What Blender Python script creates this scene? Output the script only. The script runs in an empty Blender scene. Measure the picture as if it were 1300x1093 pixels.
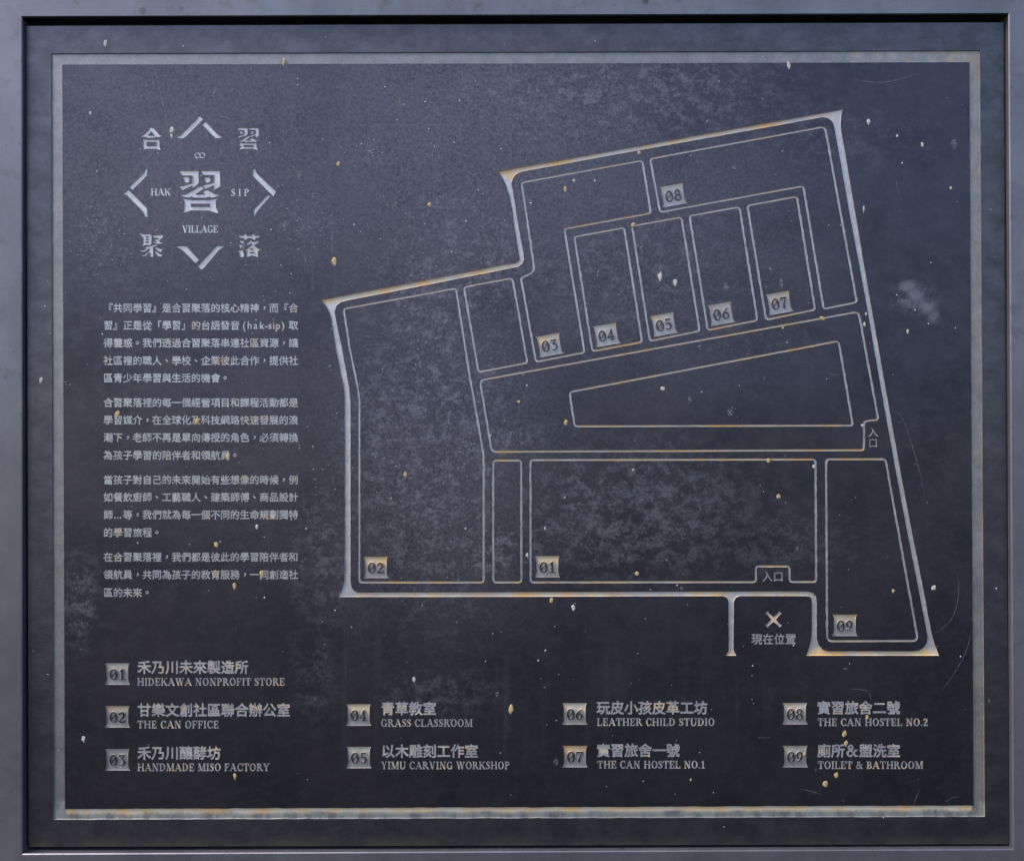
import bpy, bmesh, math, random
from mathutils import Vector, noise
from mathutils.geometry import delaunay_2d_cdt

random.seed(7)
SC = bpy.context.scene
COL = SC.collection
S = 0.0006                     # metres per unit of the plaque's drawing grid (1300 x 1093 units)
CX, CY = 650.0, 546.5
DIST = 1400.0                  # camera distance in grid units

# ---------------------------------------------------------------- camera
cam = bpy.data.cameras.new("camera")
cam.sensor_fit = 'HORIZONTAL'; cam.sensor_width = 36
cam.lens = 36 * DIST / 1300.0
cam.clip_start = 0.01; cam.clip_end = 200
co = bpy.data.objects.new("camera", cam); COL.objects.link(co)
co.location = (0, -DIST * S, 0); co.rotation_euler = (math.radians(90), 0, 0)
SC.camera = co

# ---------------------------------------------------------------- sky and sun
SUN_EL, SUN_AZ = 52.0, -68.0   # azimuth measured from straight in front of the plaque, minus = viewer's left
w = bpy.data.worlds.new("World"); SC.world = w; w.use_nodes = True
nt = w.node_tree; nt.nodes.clear()
sky = nt.nodes.new('ShaderNodeTexSky'); sky.sky_type = 'NISHITA'; sky.sun_disc = False
sky.sun_elevation = math.radians(SUN_EL)
sky.dust_density = 2.0; sky.air_density = 1.0; sky.ozone_density = 3.0
bg = nt.nodes.new('ShaderNodeBackground'); bg.inputs['Strength'].default_value = 0.15
wo = nt.nodes.new('ShaderNodeOutputWorld')
nt.links.new(sky.outputs[0], bg.inputs[0]); nt.links.new(bg.outputs[0], wo.inputs[0])
sd = bpy.data.lights.new("sun", 'SUN'); sd.energy = 1.4; sd.angle = math.radians(28); sd.color = (1.0, 0.95, 0.88)
so = bpy.data.objects.new("sun", sd); COL.objects.link(so)
az = math.radians(SUN_AZ); el = math.radians(SUN_EL)
sunv = Vector((math.sin(az) * math.cos(el), -math.cos(az) * math.cos(el), math.sin(el)))   # towards the sun
so.rotation_euler = sunv.to_track_quat('Z', 'Y').to_euler()
# Nishita: rotation 0 puts the sun at +Y, positive turns it clockwise towards +X
sky.sun_rotation = math.atan2(sunv.x, sunv.y) % (2 * math.pi)
SC.view_settings.view_transform = 'Standard'; SC.view_settings.look = 'None'
SC.view_settings.gamma = 1; SC.view_settings.use_curve_mapping = False
SC.view_settings.exposure = 1.35

# ---------------------------------------------------------------- helpers
def P(px, py, d=0.0):
    """grid unit -> metres; d = units behind the plaque face"""
    return ((px - CX) * S, d * S, (CY - py) * S)

def nz(x, y, z=0.0):
    return noise.noise(Vector((x, y, z)))

def sstep(a, b, v):
    t = max(0.0, min(1.0, (v - a) / (b - a))); return t * t * (3 - 2 * t)

class N:
    """tiny node-building helper"""
    def __init__(s, name):
        s.m = bpy.data.materials.new(name); s.m.use_nodes = True
        s.t = s.m.node_tree; s.t.nodes.clear()
        s.out = s.t.nodes.new('ShaderNodeOutputMaterial')
        s.b = s.t.nodes.new('ShaderNodeBsdfPrincipled')
        s.t.links.new(s.b.outputs[0], s.out.inputs[0])
        s.geo = s.t.nodes.new('ShaderNodeTexCoord').outputs['Object']
    def set(s, sock, v):
        if isinstance(v, bpy.types.NodeSocket): s.t.links.new(v, sock)
        elif isinstance(v, (tuple, list)) and sock.type == 'RGBA' and len(v) == 3: sock.default_value = (*v, 1)
        else: sock.default_value = v
    def p(s, **k):
        for a, v in k.items(): s.set(s.b.inputs[a.replace('_', ' ')], v)
    def math(s, op, a, b=0.0, c=None, clamp=False):
        n = s.t.nodes.new('ShaderNodeMath'); n.operation = op; n.use_clamp = clamp
        s.set(n.inputs[0], a); s.set(n.inputs[1], b)
        if c is not None: s.set(n.inputs[2], c)
        return n.outputs[0]
    def vec(s, op, a, b):
        n = s.t.nodes.new('ShaderNodeVectorMath'); n.operation = op
        s.set(n.inputs[0], a); s.set(n.inputs[1], b)
        return n.outputs['Value'] if op in ('LENGTH', 'DISTANCE', 'DOT_PRODUCT') else n.outputs[0]
    def noise(s, scale, detail=5, rough=0.6, vec=None, dist=0.0):
        n = s.t.nodes.new('ShaderNodeTexNoise')
        s.set(n.inputs['Vector'], s.geo if vec is None else vec)
        n.inputs['Scale'].default_value = scale; n.inputs['Detail'].default_value = detail
        n.inputs['Roughness'].default_value = rough; n.inputs['Distortion'].default_value = dist
        return n.outputs[0]
    def rng(s, v, a, b, c=0.0, d=1.0, smooth=True):
        n = s.t.nodes.new('ShaderNodeMapRange'); n.interpolation_type = 'SMOOTHSTEP' if smooth else 'LINEAR'
        s.set(n.inputs[0], v)
        for i, x in enumerate((a, b, c, d)): n.inputs[i + 1].default_value = x
        return n.outputs[0]
    def mix(s, f, a, b):
        n = s.t.nodes.new('ShaderNodeMix'); n.data_type = 'RGBA'
        s.set(n.inputs[0], f); s.set(n.inputs[6], a); s.set(n.inputs[7], b)
        return n.outputs[2]
    def sep(s, v=None):
        n = s.t.nodes.new('ShaderNodeSeparateXYZ'); s.set(n.inputs[0], s.geo if v is None else v); return n.outputs
    def attr(s, name):
        n = s.t.nodes.new('ShaderNodeAttribute'); n.attribute_name = name; return n.outputs['Fac']
    def ell(s, px, py, rx, ry):
        """soft ellipse mask in grid units"""
        c = P(px, py)
        d = s.vec('SUBTRACT', s.geo, c)
        d = s.vec('MULTIPLY', d, (1 / (rx * S), 0.0, 1 / (ry * S)))
        return s.rng(s.vec('LENGTH', d, (0, 0, 0)), 0.15, 1.0, 1.0, 0.0)
    def bump(s, h, strength=0.2, dist=0.0005):
        n = s.t.nodes.new('ShaderNodeBump'); n.inputs['Strength'].default_value = strength
        n.inputs['Distance'].default_value = dist; s.set(n.inputs['Height'], h)
        s.set(s.b.inputs['Normal'], n.outputs[0])

# ---------------------------------------------------------------- materials
def mat_plate():
    k = N("blackened_steel")
    st = k.vec('MULTIPLY', k.geo, (1, 1, 1.35))                     # grain a little wider than high
    big = k.noise(14, 4, 0.6)
    mid = k.noise(74, 8, 0.78, st, 0.25)
    fine = k.noise(260, 6, 0.78, st, 0.3)
    grit = k.noise(1500, 3, 0.7)
    base = k.mix(k.rng(big, 0.35, 0.65), (0.037, 0.0340, 0.044), (0.055, 0.047, 0.060))
    base = k.mix(k.math('MULTIPLY', k.rng(mid, 0.42, 0.68), 0.5), base, (0.076, 0.068, 0.077))
    # worn, chalky patches where the black finish has weathered
    spots = [(550, 560, 190, 340, 1.0), (545, 420, 90, 300, 1.0), (740, 120, 360, 130, .9), (590, 320, 200, 190, .85), (790, 330, 250, 190, .7), (620, 700, 120, 60, .9),
             (790, 650, 260, 130, .7), (412, 700, 65, 140, .62), (560, 880, 110, 45, .45), (400, 860, 45, 90, .35),
             (102, 760, 36, 90, .6), (1160, 378, 40, 30, .9), (1010, 180, 220, 80, .3), (330, 260, 110, 90, .4),
             (160, 330, 70, 90, .35), (980, 690, 160, 70, .35), (640, 560, 90, 50, .9), (930, 430, 180, 60, .3)]
    def union(lst):
        tot = None
        for (x, y, rx, ry, a) in lst:
            e = k.math('MULTIPLY', k.ell(x, y, rx, ry), a)
            tot = e if tot is None else k.math('MAXIMUM', tot, e)
        return tot
    dust_sheen = union([(270, 200, 420, 320, .30), (620, 190, 420, 330, .42), (560, 560, 260, 360, .34), (800, 300, 380, 300, .30), (330, 560, 300, 260, .12)])  # pale dust, also painting in the sky sheen brighter at left and centre
    grain = k.noise(480, 4, 0.7)
    patch = k.math('ADD', k.math('MULTIPLY', mid, 0.6), k.math('MULTIPLY', fine, 0.4))
    patch = k.math('MULTIPLY', k.rng(patch, 0.45, 0.58), k.rng(grain, .34, .6, .35, 1.1))
    dust_sheen = k.math('MULTIPLY', dust_sheen, k.rng(k.math('ADD', k.math('MULTIPLY', fine, .5), k.math('MULTIPLY', grain, .5)), .40, .62, .25, 1.55))
    # rain streaks down the upper middle and thin runs elsewhere
    run = k.noise(75, 4, 0.6, k.vec('MULTIPLY', k.geo, (1, 1, .05)))
    runs = k.math('MULTIPLY', k.rng(run, .52, .70), union([(525, 230, 85, 260, .95), (400, 270, 80, 220, .5), (700, 900, 500, 120, .16), (420, 760, 120, 220, .3), (880, 240, 120, 200, .18)]))
    runs = k.math('MULTIPLY', runs, k.rng(fine, .36, .6, .4, 1.2))
    smudge = k.math('MULTIPLY', union([(1152, 364, 17, 13, 1), (1163, 375, 19, 15, 1), (1176, 388, 18, 16, 1), (1186, 402, 12, 12, .8)]), k.rng(mid, .36, .56, .15, 1.0))
    film = k.math('MAXIMUM', dust_sheen, k.math('MULTIPLY', union(spots), patch))
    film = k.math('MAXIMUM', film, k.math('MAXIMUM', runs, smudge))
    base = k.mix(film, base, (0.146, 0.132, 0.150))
    # whitish speckled scuffs
    sc = None
    for (x, y, rx, ry, a) in [(125, 300, 45, 90, 1), (392, 285, 60, 45, 1), (473, 190, 22, 22, 1), (551, 195, 18, 22, .8),
                              (100, 760, 24, 60, .6), (1160, 378, 30, 30, .7), (720, 545, 60, 26, .5), (590, 575, 16, 16, .8)]:
        e = k.math('MULTIPLY', k.ell(x, y, rx, ry), a)
        sc = e if sc is None else k.math('MAXIMUM', sc, e)
    scf = k.math('MULTIPLY', sc, k.rng(k.math('ADD', k.math('MULTIPLY', grit, .5), k.math('MULTIPLY', fine, .5)), 0.53, 0.66))
    base = k.mix(scf, base, (0.24, 0.25, 0.28))
    # bare margin outside the border strip: greyer, brushed metal
    xs = k.sep()
    inx = k.math('LESS_THAN', k.math('ABSOLUTE', k.math('SUBTRACT', xs[0], (656.5 - CX) * S)), 585 * S)
    iny = k.math('LESS_THAN', k.math('ABSOLUTE', k.math('SUBTRACT', xs[2], (CY - 552.5) * S)), 478 * S)
    outm = k.math('SUBTRACT', 1.0, k.math('MULTIPLY', inx, iny))
    mg = k.mix(k.rng(k.noise(45, 7, 0.7, st), 0.35, 0.7), (0.062, 0.056, 0.066), (0.098, 0.089, 0.102))
    base = k.mix(outm, base, mg)
    # greenish grime down the right edge, tan dust along the bottom edge
    gz = k.math('MULTIPLY', k.rng(xs[0], (1250 - CX) * S, (1272 - CX) * S), k.rng(k.noise(60, 6, .7), 0.42, 0.62))
    gz = k.math('MULTIPLY', gz, k.rng(xs[2], (CY - 760) * S, (CY - 90) * S))
    base = k.mix(k.math('MULTIPLY', gz, .7), base, (0.040, 0.048, 0.030))
    bd = k.math('MULTIPLY', k.rng(xs[2], (CY - 1056) * S, (CY - 1074) * S), k.rng(k.noise(40, 5, .6), 0.3, 0.6))
    base = k.mix(k.math('MULTIPLY', bd, .8), base, (0.14, 0.125, 0.11))
    k.p(Base_Color=base, Metallic=k.math('SUBTRACT', 0.85, k.math('MULTIPLY', film, 0.45)), Roughness=k.math('ADD', 0.36, k.math('MULTIPLY', film, 0.2)))
    k.bump(k.math('ADD', k.math('MULTIPLY', fine, .7), k.math('MULTIPLY', grit, .3)), 0.28, 0.0006)
    return k.m

def mat_etch(name="etched_steel", f=1.0):
    k = N(name); m3 = lambda *c: tuple(x * f for x in c)
    xs = k.sep()
    st = k.vec('MULTIPLY', k.geo, (2.0, 1, 0.8))
    n1 = k.noise(80, 6, 0.7); n2 = k.noise(420, 5, 0.7); n3 = k.noise(38, 4, 0.6, st)
    base = k.mix(k.rng(n1, 0.3, 0.7), m3(0.41, 0.378, 0.375), m3(0.55, 0.508, 0.50))
    base = k.mix(k.math('MULTIPLY', k.rng(n2, 0.5, 0.75), .5), base, m3(0.31, 0.285, 0.28))
    n4 = k.noise(1100, 3, 0.7)
    base = k.mix(k.math('MULTIPLY', k.rng(n4, 0.50, 0.66), .35), base, m3(0.12, 0.118, 0.128))
    # mineral deposit along the lowest strip
    low = k.rng(xs[2], (CY - 1016) * S, (CY - 1019) * S)
    pale = k.mix(k.rng(n3, 0.36, 0.58), (0.19, 0.183, 0.185), (0.34, 0.335, 0.31))
    base = k.mix(low, base, pale)
    rust = k.attr('rust')
    rn = k.math('MULTIPLY', rust, k.rng(n1, 0.22, 0.55, 0.55, 1.15), clamp=True)
    rc = k.mix(k.rng(k.noise(55, 5, .65), 0.38, 0.64), (0.50, 0.425, 0.34), (0.58, 0.36, 0.145))
    base = k.mix(rn, base, rc)
    k.p(Base_Color=base, Metallic=k.math('MULTIPLY', k.math('SUBTRACT', 1.0, rn), 0.7), Roughness=0.45)
    k.bump(n2, 0.15, 0.0003)
    return k.m

def mat_frame():
    k = N("painted_steel")
    st = k.vec('MULTIPLY', k.geo, (1, 1, 1))
    n1 = k.noise(9, 5, 0.6); n2 = k.noise(60, 6, 0.7, st); n3 = k.noise(500, 4, 0.7)
    base = k.mix(k.rng(n1, 0.3, 0.7), (0.112, 0.104, 0.117), (0.164, 0.153, 0.168))
    base = k.mix(k.math('MULTIPLY', k.rng(n2, 0.5, 0.75), .55), base, (0.070, 0.066, 0.073))
    v = k.t.nodes.new('ShaderNodeTexVoronoi'); v.inputs['Scale'].default_value = 26; k.set(v.inputs['Vector'], k.geo)
    base = k.mix(k.math('MULTIPLY', k.rng(v.outputs['Distance'], 0.05, 0.10, 1.0, 0.0), .6), base, (0.045, 0.043, 0.048))
    sm = k.noise(30, 5, .65, k.vec('MULTIPLY', k.geo, (1, 1, .25)))
    base = k.mix(k.math('MULTIPLY', k.rng(sm, .5, .72), .35), base, (0.19, 0.182, 0.195))
    pits = k.noise(210, 3, .6)
    base = k.mix(k.math('MULTIPLY', k.rng(pits, .68, .74), .6), base, (0.04, 0.038, 0.042))
    k.p(Base_Color=base, Metallic=0.62, Roughness=k.rng(n2, 0.3, 0.7, 0.36, 0.5))
    k.bump(k.math('ADD', k.math('MULTIPLY', n3, .5), n2), 0.12, 0.0006)
    return k.m

def mat_plain(name, a, b, scale, rough=0.7):
    k = N(name)
    k.p(Base_Color=k.mix(k.rng(k.noise(scale, 4, .6), 0.35, 0.65), a, b), Roughness=rough)
    return k.m

M_PLATE, M_ETCH, M_FRAME, M_BORDER = mat_plate(), mat_etch(), mat_frame(), mat_etch("dull_etched_steel", 0.44)
M_TILE = mat_etch("scuffed_etched_steel", 0.72)
M_GOLD = mat_plain("ochre_dropping", (0.30, 0.185, 0.05), (0.50, 0.38, 0.19), 900)
M_CREAM = mat_plain("cream_dropping", (0.30, 0.265, 0.19), (0.52, 0.49, 0.40), 900)
M_GREY = mat_plain("dried_drop", (0.10, 0.105, 0.115), (0.22, 0.22, 0.225), 900)
def patchy(m):
    """let the plate show through a thin dried film"""
    t_ = m.node_tree; b_ = next(n for n in t_.nodes if n.type == 'BSDF_PRINCIPLED')
    n = t_.nodes.new('ShaderNodeTexNoise'); n.inputs['Scale'].default_value = 620; n.inputs['Detail'].default_value = 4
    tc = t_.nodes.new('ShaderNodeTexCoord'); t_.links.new(tc.outputs['Object'], n.inputs['Vector'])
    g_ = t_.nodes.new('ShaderNodeMapRange'); g_.inputs[1].default_value = .42; g_.inputs[2].default_value = .62
    g_.inputs[3].default_value = .12; g_.inputs[4].default_value = .8
    t_.links.new(n.outputs[0], g_.inputs[0]); t_.links.new(g_.outputs[0], b_.inputs['Alpha'])
patchy(M_GREY)
M_SPECK = mat_plain("pale_grit", (0.18, 0.185, 0.20), (0.50, 0.50, 0.50), 500)
M_SCR = mat_plain("bare_scratch", (0.07, 0.07, 0.076), (0.20, 0.20, 0.21), 300, .5)
M_VOID = mat_plain("gap_shade", (0.012, 0.012, 0.015), (0.02, 0.02, 0.024), 60)  # near-black colour paints the shade in the gap behind the plate

def link(name, verts, faces, mat, parent=None, rust=None):
    me = bpy.data.meshes.new(name)
    me.from_pydata(verts, [], faces); me.materials.append(mat)
    if rust is not None:
        a = me.attributes.new('rust', 'FLOAT', 'POINT'); a.data.foreach_set('value', rust)
    me.update()
    o = bpy.data.objects.new(name, me); COL.objects.link(o)
    if parent: o.parent = parent
    return o

# ---------------------------------------------------------------- the frame round the plaque
FD = 9.0                                                      # frame face stands this far in front of the plaque
def near(x, y, d=-FD):
    f = (DIST + d) / DIST
    return (CX + (x - CX) * f, CY + (y - CY) * f)
fr_in = [near(28, 22), near(1280.5, 18), near(1286, 1077.5), near(28.5, 1083.5)]
fr_out = [(-110, -120), (1410, -120), (1410, 1215), (-110, 1215)]
c = 1.2                                                        # small worn chamfer on the inner arris
def grow(q, d):
    m = (sum(p[0] for p in q) / 4, sum(p[1] for p in q) / 4)
    return [(x + math.copysign(d, x - m[0]), y + math.copysign(d, y - m[1])) for x, y in q]
rings = [(fr_out, 30), (fr_out, -FD), (grow(fr_in, c), -FD), (fr_in, -FD + c), (fr_in, 30)]
fv, ff = [], []
for q, d in rings: fv += [P(x, y, d) for x, y in q]
for r in range(4):
    for i in range(4):
        j = (i + 1) % 4
        ff.append((r * 4 + i, r * 4 + j, r * 4 + 4 + j, r * 4 + 4 + i))
frame = link("sign_frame", fv, ff, M_FRAME)
bm = bmesh.new(); bm.from_mesh(frame.data); bmesh.ops.recalc_face_normals(bm, faces=bm.faces)
bm.to_mesh(frame.data); bm.free()
frame["label"] = "wide blue-grey painted steel frame surrounding the dark etched map plaque"
frame["category"] = "frame"
bp = [(-100, -110), (1400, -110), (1400, 1205), (-100, 1205)]
link("back_panel", [P(x, y, d) for d in (16, 24) for x, y in bp],
     [(0, 3, 2, 1), (4, 5, 6, 7), (0, 1, 5, 4), (1, 2, 6, 5), (2, 3, 7, 6), (3, 0, 4, 7)], M_VOID, frame)

# ---------------------------------------------------------------- shapes cut into the plaque
V2, F2, TAG = [], [], []       # CDT input: points, faces, tag of each face
PARTS = []                     # tag -> dict(name, depth, inset, rustfn, parent, label, kind)
def part(name, depth=1.1, inset=0.35, rust=None, parent=None, label=None, kind='etch'):
    PARTS.append(dict(name=name, depth=depth, inset=inset, rust=rust, parent=parent, label=label, kind=kind))
    return len(PARTS) - 1
def poly(pts, tag):
    i0 = len(V2); V2.extend((float(x), float(y)) for x, y in pts)
    F2.append(list(range(i0, i0 + len(pts)))); TAG.append(tag)
def area(q): return 0.5 * sum(q[i][0] * q[(i + 1) % len(q)][1] - q[(i + 1) % len(q)][0] * q[i][1] for i in range(len(q)))
def loose(x, y): V2.append((x, y))
HOLE = -2                      # tag of islands left standing inside a cut shape

PLATE_POLY = [(33, 33.5), (1274, 29), (1281, 1071), (37, 1074.5)]
poly(PLATE_POLY, -1)

# rust functions ------------------------------------------------------------------
def rust_text(x, y): return 0.40 * sstep(0.12, 0.5, nz(x / 26, y / 18, 3.1))
def rust_title(x, y): return 0.6 * sstep(0.0, 0.45, nz(x / 22, y / 7, 8.3)) * (0.45 if y < 360 else 1)
def rust_none(x, y): return 0.05

# border strip
def quadstrip(o, i, tag, n):
    for k in range(4):
        a, b, c_, d = o[k], o[(k + 1) % 4], i[(k + 1) % 4], i[k]
        m = n if k % 2 == 0 else int(n * .85)
        jo = lambda t, p, q: (p[0] + (q[0] - p[0]) * t, p[1] + (q[1] - p[1]) * t)
        prev = (a, d)
        for s in range(1, m + 1):
            t = s / m
            cur = (jo(t, a, b), jo(t, d, c_))
            if s < m:
                h = lambda q, sd: (q[0] + (nz(q[0] * .3, q[1] * .3, sd) * .35 if k % 2 else 0), q[1] + (0 if k % 2 else nz(q[0] * .3, q[1] * .3, sd) * (.25 if k == 0 else .8)))
                cur = (h(cur[0], 1.0), h(cur[1], 2.0))
            poly([prev[0], cur[0], cur[1], prev[1]], tag)
            mx = lambda f: (cur[0][0] * (1 - f) + cur[1][0] * f, cur[0][1] * (1 - f) + cur[1][1] * f)
            if s < m:
                for f in (.3, .5, .75): loose(*mx(f))
            prev = cur
def rust_border(x, y):
    if y > 1018 and 84 < x < 1234:
        yi = 1026.5 - (x - 82) * 4.2 / 1150
        return 1.6 * sstep(9.0, 1.5, y - yi + 2.5 * nz(x / 30, 0, 5)) * (0.85 + 0.15 * sstep(-.3, .2, nz(x / 60, 3, 1)))
    if x > 1225: return 0.12 + 0.12 * nz(0, y / 60, 2)
    if y < 90 and x > 1040: return 0.12 * sstep(1040, 1130, x) + .2 * sstep(0, .4, nz(x / 12, y / 8, 2))
    return 0.02
tb = part("border_strip", 1.8, 0.7, rust_border)
quadstrip([(64.8, 68.3), (1244, 64.3), (1250.3, 1036.3), (67.8, 1040.2)], [(79, 82.4), (1230.8, 79.4), (1236, 1022), (82.3, 1026.6)], tb, 150)

# rounded, slightly eaten polylines -------------------------------------------------
def rounded(pts, r, closed=True, seg=5):
    out = []
    n = len(pts)
    for i in range(n):
        p = Vector(pts[i][:2]); rr = pts[i][2] if len(pts[i]) > 2 else r
        a = Vector(pts[i - 1][:2]); b = Vector(pts[(i + 1) % n][:2])
        u = (a - p); v = (b - p); lu, lv = u.length, v.length; u /= lu; v /= lv
        d = min(rr, lu * .45, lv * .45)
        p0, p1 = p + u * d, p + v * d
        for s in range(seg + 1):
            t = s / seg
            q = p0 * (1 - t) ** 2 + p * 2 * t * (1 - t) + p1 * t * t
            out.append((q.x, q.y))
    return out
def resample(pts, step):
    out = []
    n = len(pts)
    for i in range(n):
        a, b = Vector(pts[i]), Vector(pts[(i + 1) % n])
        L = (b - a).length
        m = max(1, int(L / step))
        for s in range(m): q = a.lerp(b, s / m); out.append((q.x, q.y))
    return out
HOR = {}
def line_loop(pts, tag, wd=2.7, r=4.0, amp=1.0):
    q = resample(rounded(pts, r), 3.2)
    n = len(q); L, R = [], []
    for i in range(n):
        a, b = Vector(q[i - 1]), Vector(q[(i + 1) % n])
        t = (b - a).normalized(); nn = Vector((-t.y, t.x))
        vert = abs(t.y)
        j = amp * (0.12 + 0.46 * vert)
        hw = wd / 2 * (1.0 if vert > .5 else 0.92)
        for side, acc, sd in ((1, L, 11.0), (-1, R, 17.0)):
            o = hw + j * (nz(q[i][0] * .21, q[i][1] * .21, sd) + .6 * nz(q[i][0] * .55, q[i][1] * .55, sd + 3))
            acc.append((q[i][0] + nn.x * o * side, q[i][1] + nn.y * o * side))
        HOR[(round(q[i][0] / 4), round(q[i][1] / 4))] = 1 - vert
    for i in range(n):
        k = (i + 1) % n
        poly([L[i], L[k], R[k], R[i]], tag)
def hor(x, y):
    k = (round(x / 4), round(y / 4))
    for dx in (0, -1, 1):
        for dy in (0, -1, 1):
            v = HOR.get((k[0] + dx, k[1] + dy))
            if v is not None: return v
    return 0.0
def rust_line(x, y):
    h = sstep(.55, .9, hor(x, y))
    g = 0.55 if y < 330 else 1.0
    return h * g * (0.42 + 0.95 * sstep(-.15, .35, nz(x / 45, y / 20, 4.4))) + .04

plots = [
    [(436, 392), (578.5, 366), (596.5, 480), (613.7, 577), (613.8, 739), (456, 739), (456, 508), (454.3, 494), (443.2, 440)],
    [(588.7, 364.3), (650.3, 353), (669.3, 460.5), (607.2, 472.2)],
    [(661, 352.5), (678.8, 345.5, 9), (662, 231.8), (815.3, 203.8), (826.3, 270.6), (716.3, 290.6), (742, 447.3), (680.3, 459.2)],
    [(729, 300.7), (792.3, 289), (815, 434), (752, 445.8)],
    [(802.3, 287), (865, 275.6), (888.2, 420), (825, 432.8)],
    [(875.3, 274), (938.8, 262.7), (961.5, 406.5), (898.5, 419)],
    [(948.8, 261), (1011.7, 249.6), (1034.7, 393), (972.5, 405.8)],
    [(825.3, 201.6), (1047.3, 160.8, 6), (1087.7, 383.6), (1045.6, 392.2), (1019.8, 236.2), (838, 269.3)],
    [(609, 482.6, 6), (1090, 395.6, 7), (1115, 532.6), (1097, 534.6), (1096.7, 571.2), (624, 573.3, 7)],
    [(723, 497.6), (1064.6, 432.8), (1082.6, 540), (729.4, 541)],
    [(626, 584.3), (661.5, 584.3), (661.7, 738.9), (626, 738.9)],
    [(673.2, 583.8), (1035.3, 583), (1036, 738.3), (1002.3, 738.4), (1002.3, 718.7), (959.6, 718.7), (959.6, 738.6), (673.4, 738.9)],
    [(1048.6, 582.8), (1124, 582.6), (1165.3, 813.2, 7), (1050, 813.6, 7)],
]
for pl in plots:
    line_loop(pl, part("plot_outline", 1.5, 0.45, rust_line))

# thick boundary with flared corners
OUT = [(408, 380.3), (420, 378.2), (450, 372.6), (500, 363.2), (550, 353.6), (600, 343.9), (640, 335.7), (655, 333.6), (658.7, 331.2), (659.7, 328), (658.6, 322),
       (656, 308), (652.4, 284), (650, 264), (646, 247), (642, 234.5), (638, 226), (632.6, 217.6), (652, 213.7), (670, 210.8), (700, 205.6), (800, 187.4), (900, 169.4), (1000, 151.6), (1040, 144.4), (1070.3, 138.6),
       (1068.2, 146), (1067.2, 156), (1068, 168), (1071, 184), (1074.6, 204), (1088, 284), (1102.6, 370), (1111.5, 420), (1120.2, 470), (1129.6, 523), (1143, 598), (1155, 662), (1171, 742), (1182.4, 803), (1186.4, 817), (1192, 832),
       (1130, 832), (1080, 832), (1023.4, 832), (1027.7, 821), (1030, 810), (1030.7, 798), (1030.5, 761.5), (1029.2, 758), (1026, 756.5), (980, 756.4), (939, 756.4), (934, 758.6), (931.8, 763),
       (931.4, 790), (931.3, 824), (932.4, 827.5), (935, 832), (921.4, 832), (924, 827.5), (925.1, 824), (925, 790), (924.8, 763), (922.8, 758.6), (918, 756.5), (860, 756.6), (760, 757), (660, 757.3), (560, 757.5), (470, 757.6), (429.8, 757.8),
       (433.8, 748.5), (436.6, 738), (437.6, 725), (437.8, 640), (437.6, 560), (437.4, 506), (436, 490), (431.5, 470), (425.4, 438), (420.4, 405), (418, 397), (414, 388.5)]
INN = [(426, 404), (424.6, 395), (427, 388.3), (432.5, 383.8), (442, 381.2), (460, 377.8), (500, 370), (550, 360.2), (600, 350.2), (640, 342.4), (657.5, 338.8), (662.8, 335), (665, 329.5), (664.4, 321),
       (662, 308), (657.6, 284), (651.7, 246), (649.2, 233), (651, 226.5), (655.4, 221.3), (661.5, 218.4), (680, 214.9), (700, 211.3), (800, 193), (900, 175.1), (1000, 157.2), (1044, 149), (1051.5, 150.4), (1056.8, 155), (1059.3, 162), (1062, 178),
       (1066.8, 204), (1081, 284), (1097.2, 370), (1105.8, 420), (1114.5, 470), (1123.8, 523), (1137.3, 598), (1149.3, 662), (1165, 742), (1175.8, 798), (1177.6, 808), (1177, 815), (1173, 821.5), (1166.5, 825.6), (1158, 826.4),
       (1110, 826.4), (1052, 826.4), (1045, 824.6), (1039.4, 818.5), (1037, 810), (1036.7, 798), (1036.9, 764), (1035.7, 756.5), (1031.8, 752), (1025.5, 750.5), (940, 750.6), (840, 750.9), (740, 751.2), (640, 751.4), (540, 751.6), (455, 751.8),
       (449.5, 749.8), (446, 745), (445, 737), (445, 640), (445, 560), (444.9, 512), (443.6, 495), (439.2, 470), (433, 438)]
def rough(pts, step=3.2):
    q = resample(pts, step); n = len(q); out = []
    for i in range(n):
        a, b = Vector(q[i - 1]), Vector(q[(i + 1) % n]); t = (b - a).normalized()
        j = 0.05 + 0.3 * abs(t.y)
        o = j * (nz(q[i][0] * .2, q[i][1] * .2, 6) + .5 * nz(q[i][0] * .5, q[i][1] * .5, 9))
        out.append((q[i][0] - t.y * o, q[i][1] + t.x * o))
        if abs(t.x) > .9: HOR2.add((round(q[i][0] / 6), round(q[i][1] / 6)))
    return out
HOR2 = set()
def rust_bound(x, y):
    k = (round(x / 6), round(y / 6))
    h = any((k[0] + i, k[1] + j) in HOR2 for i in (-1, 0, 1) for j in (-1, 0, 1))
    if not h or (x > 1058 and y < 760) or (x < 452 and y > 735): return 0.05
    g = 0.75 if y < 240 and x > 900 else 1.0
    return g * (0.5 + 0.8 * sstep(-.25, .35, nz(x / 38, y / 60, 7.7)))
tbd = part("boundary_outline", 1.9, 0.7, rust_bound)
INN_TAG_START = len(F2)
poly(rough(OUT), tbd)
ISL = part("island", kind='plate')         # ground inside the boundary: stays plate
poly(rough(INN), ISL)
rq = resample(OUT, 8)
def inside(p, q):
    r = False; n = len(q)
    for i in range(n):
        (x1, y1), (x2, y2) = q[i], q[i - 1]
        if (y1 > p[1]) != (y2 > p[1]) and p[0] < (x2 - x1) * (p[1] - y1) / (y2 - y1) + x1: r = not r
    return r

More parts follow.
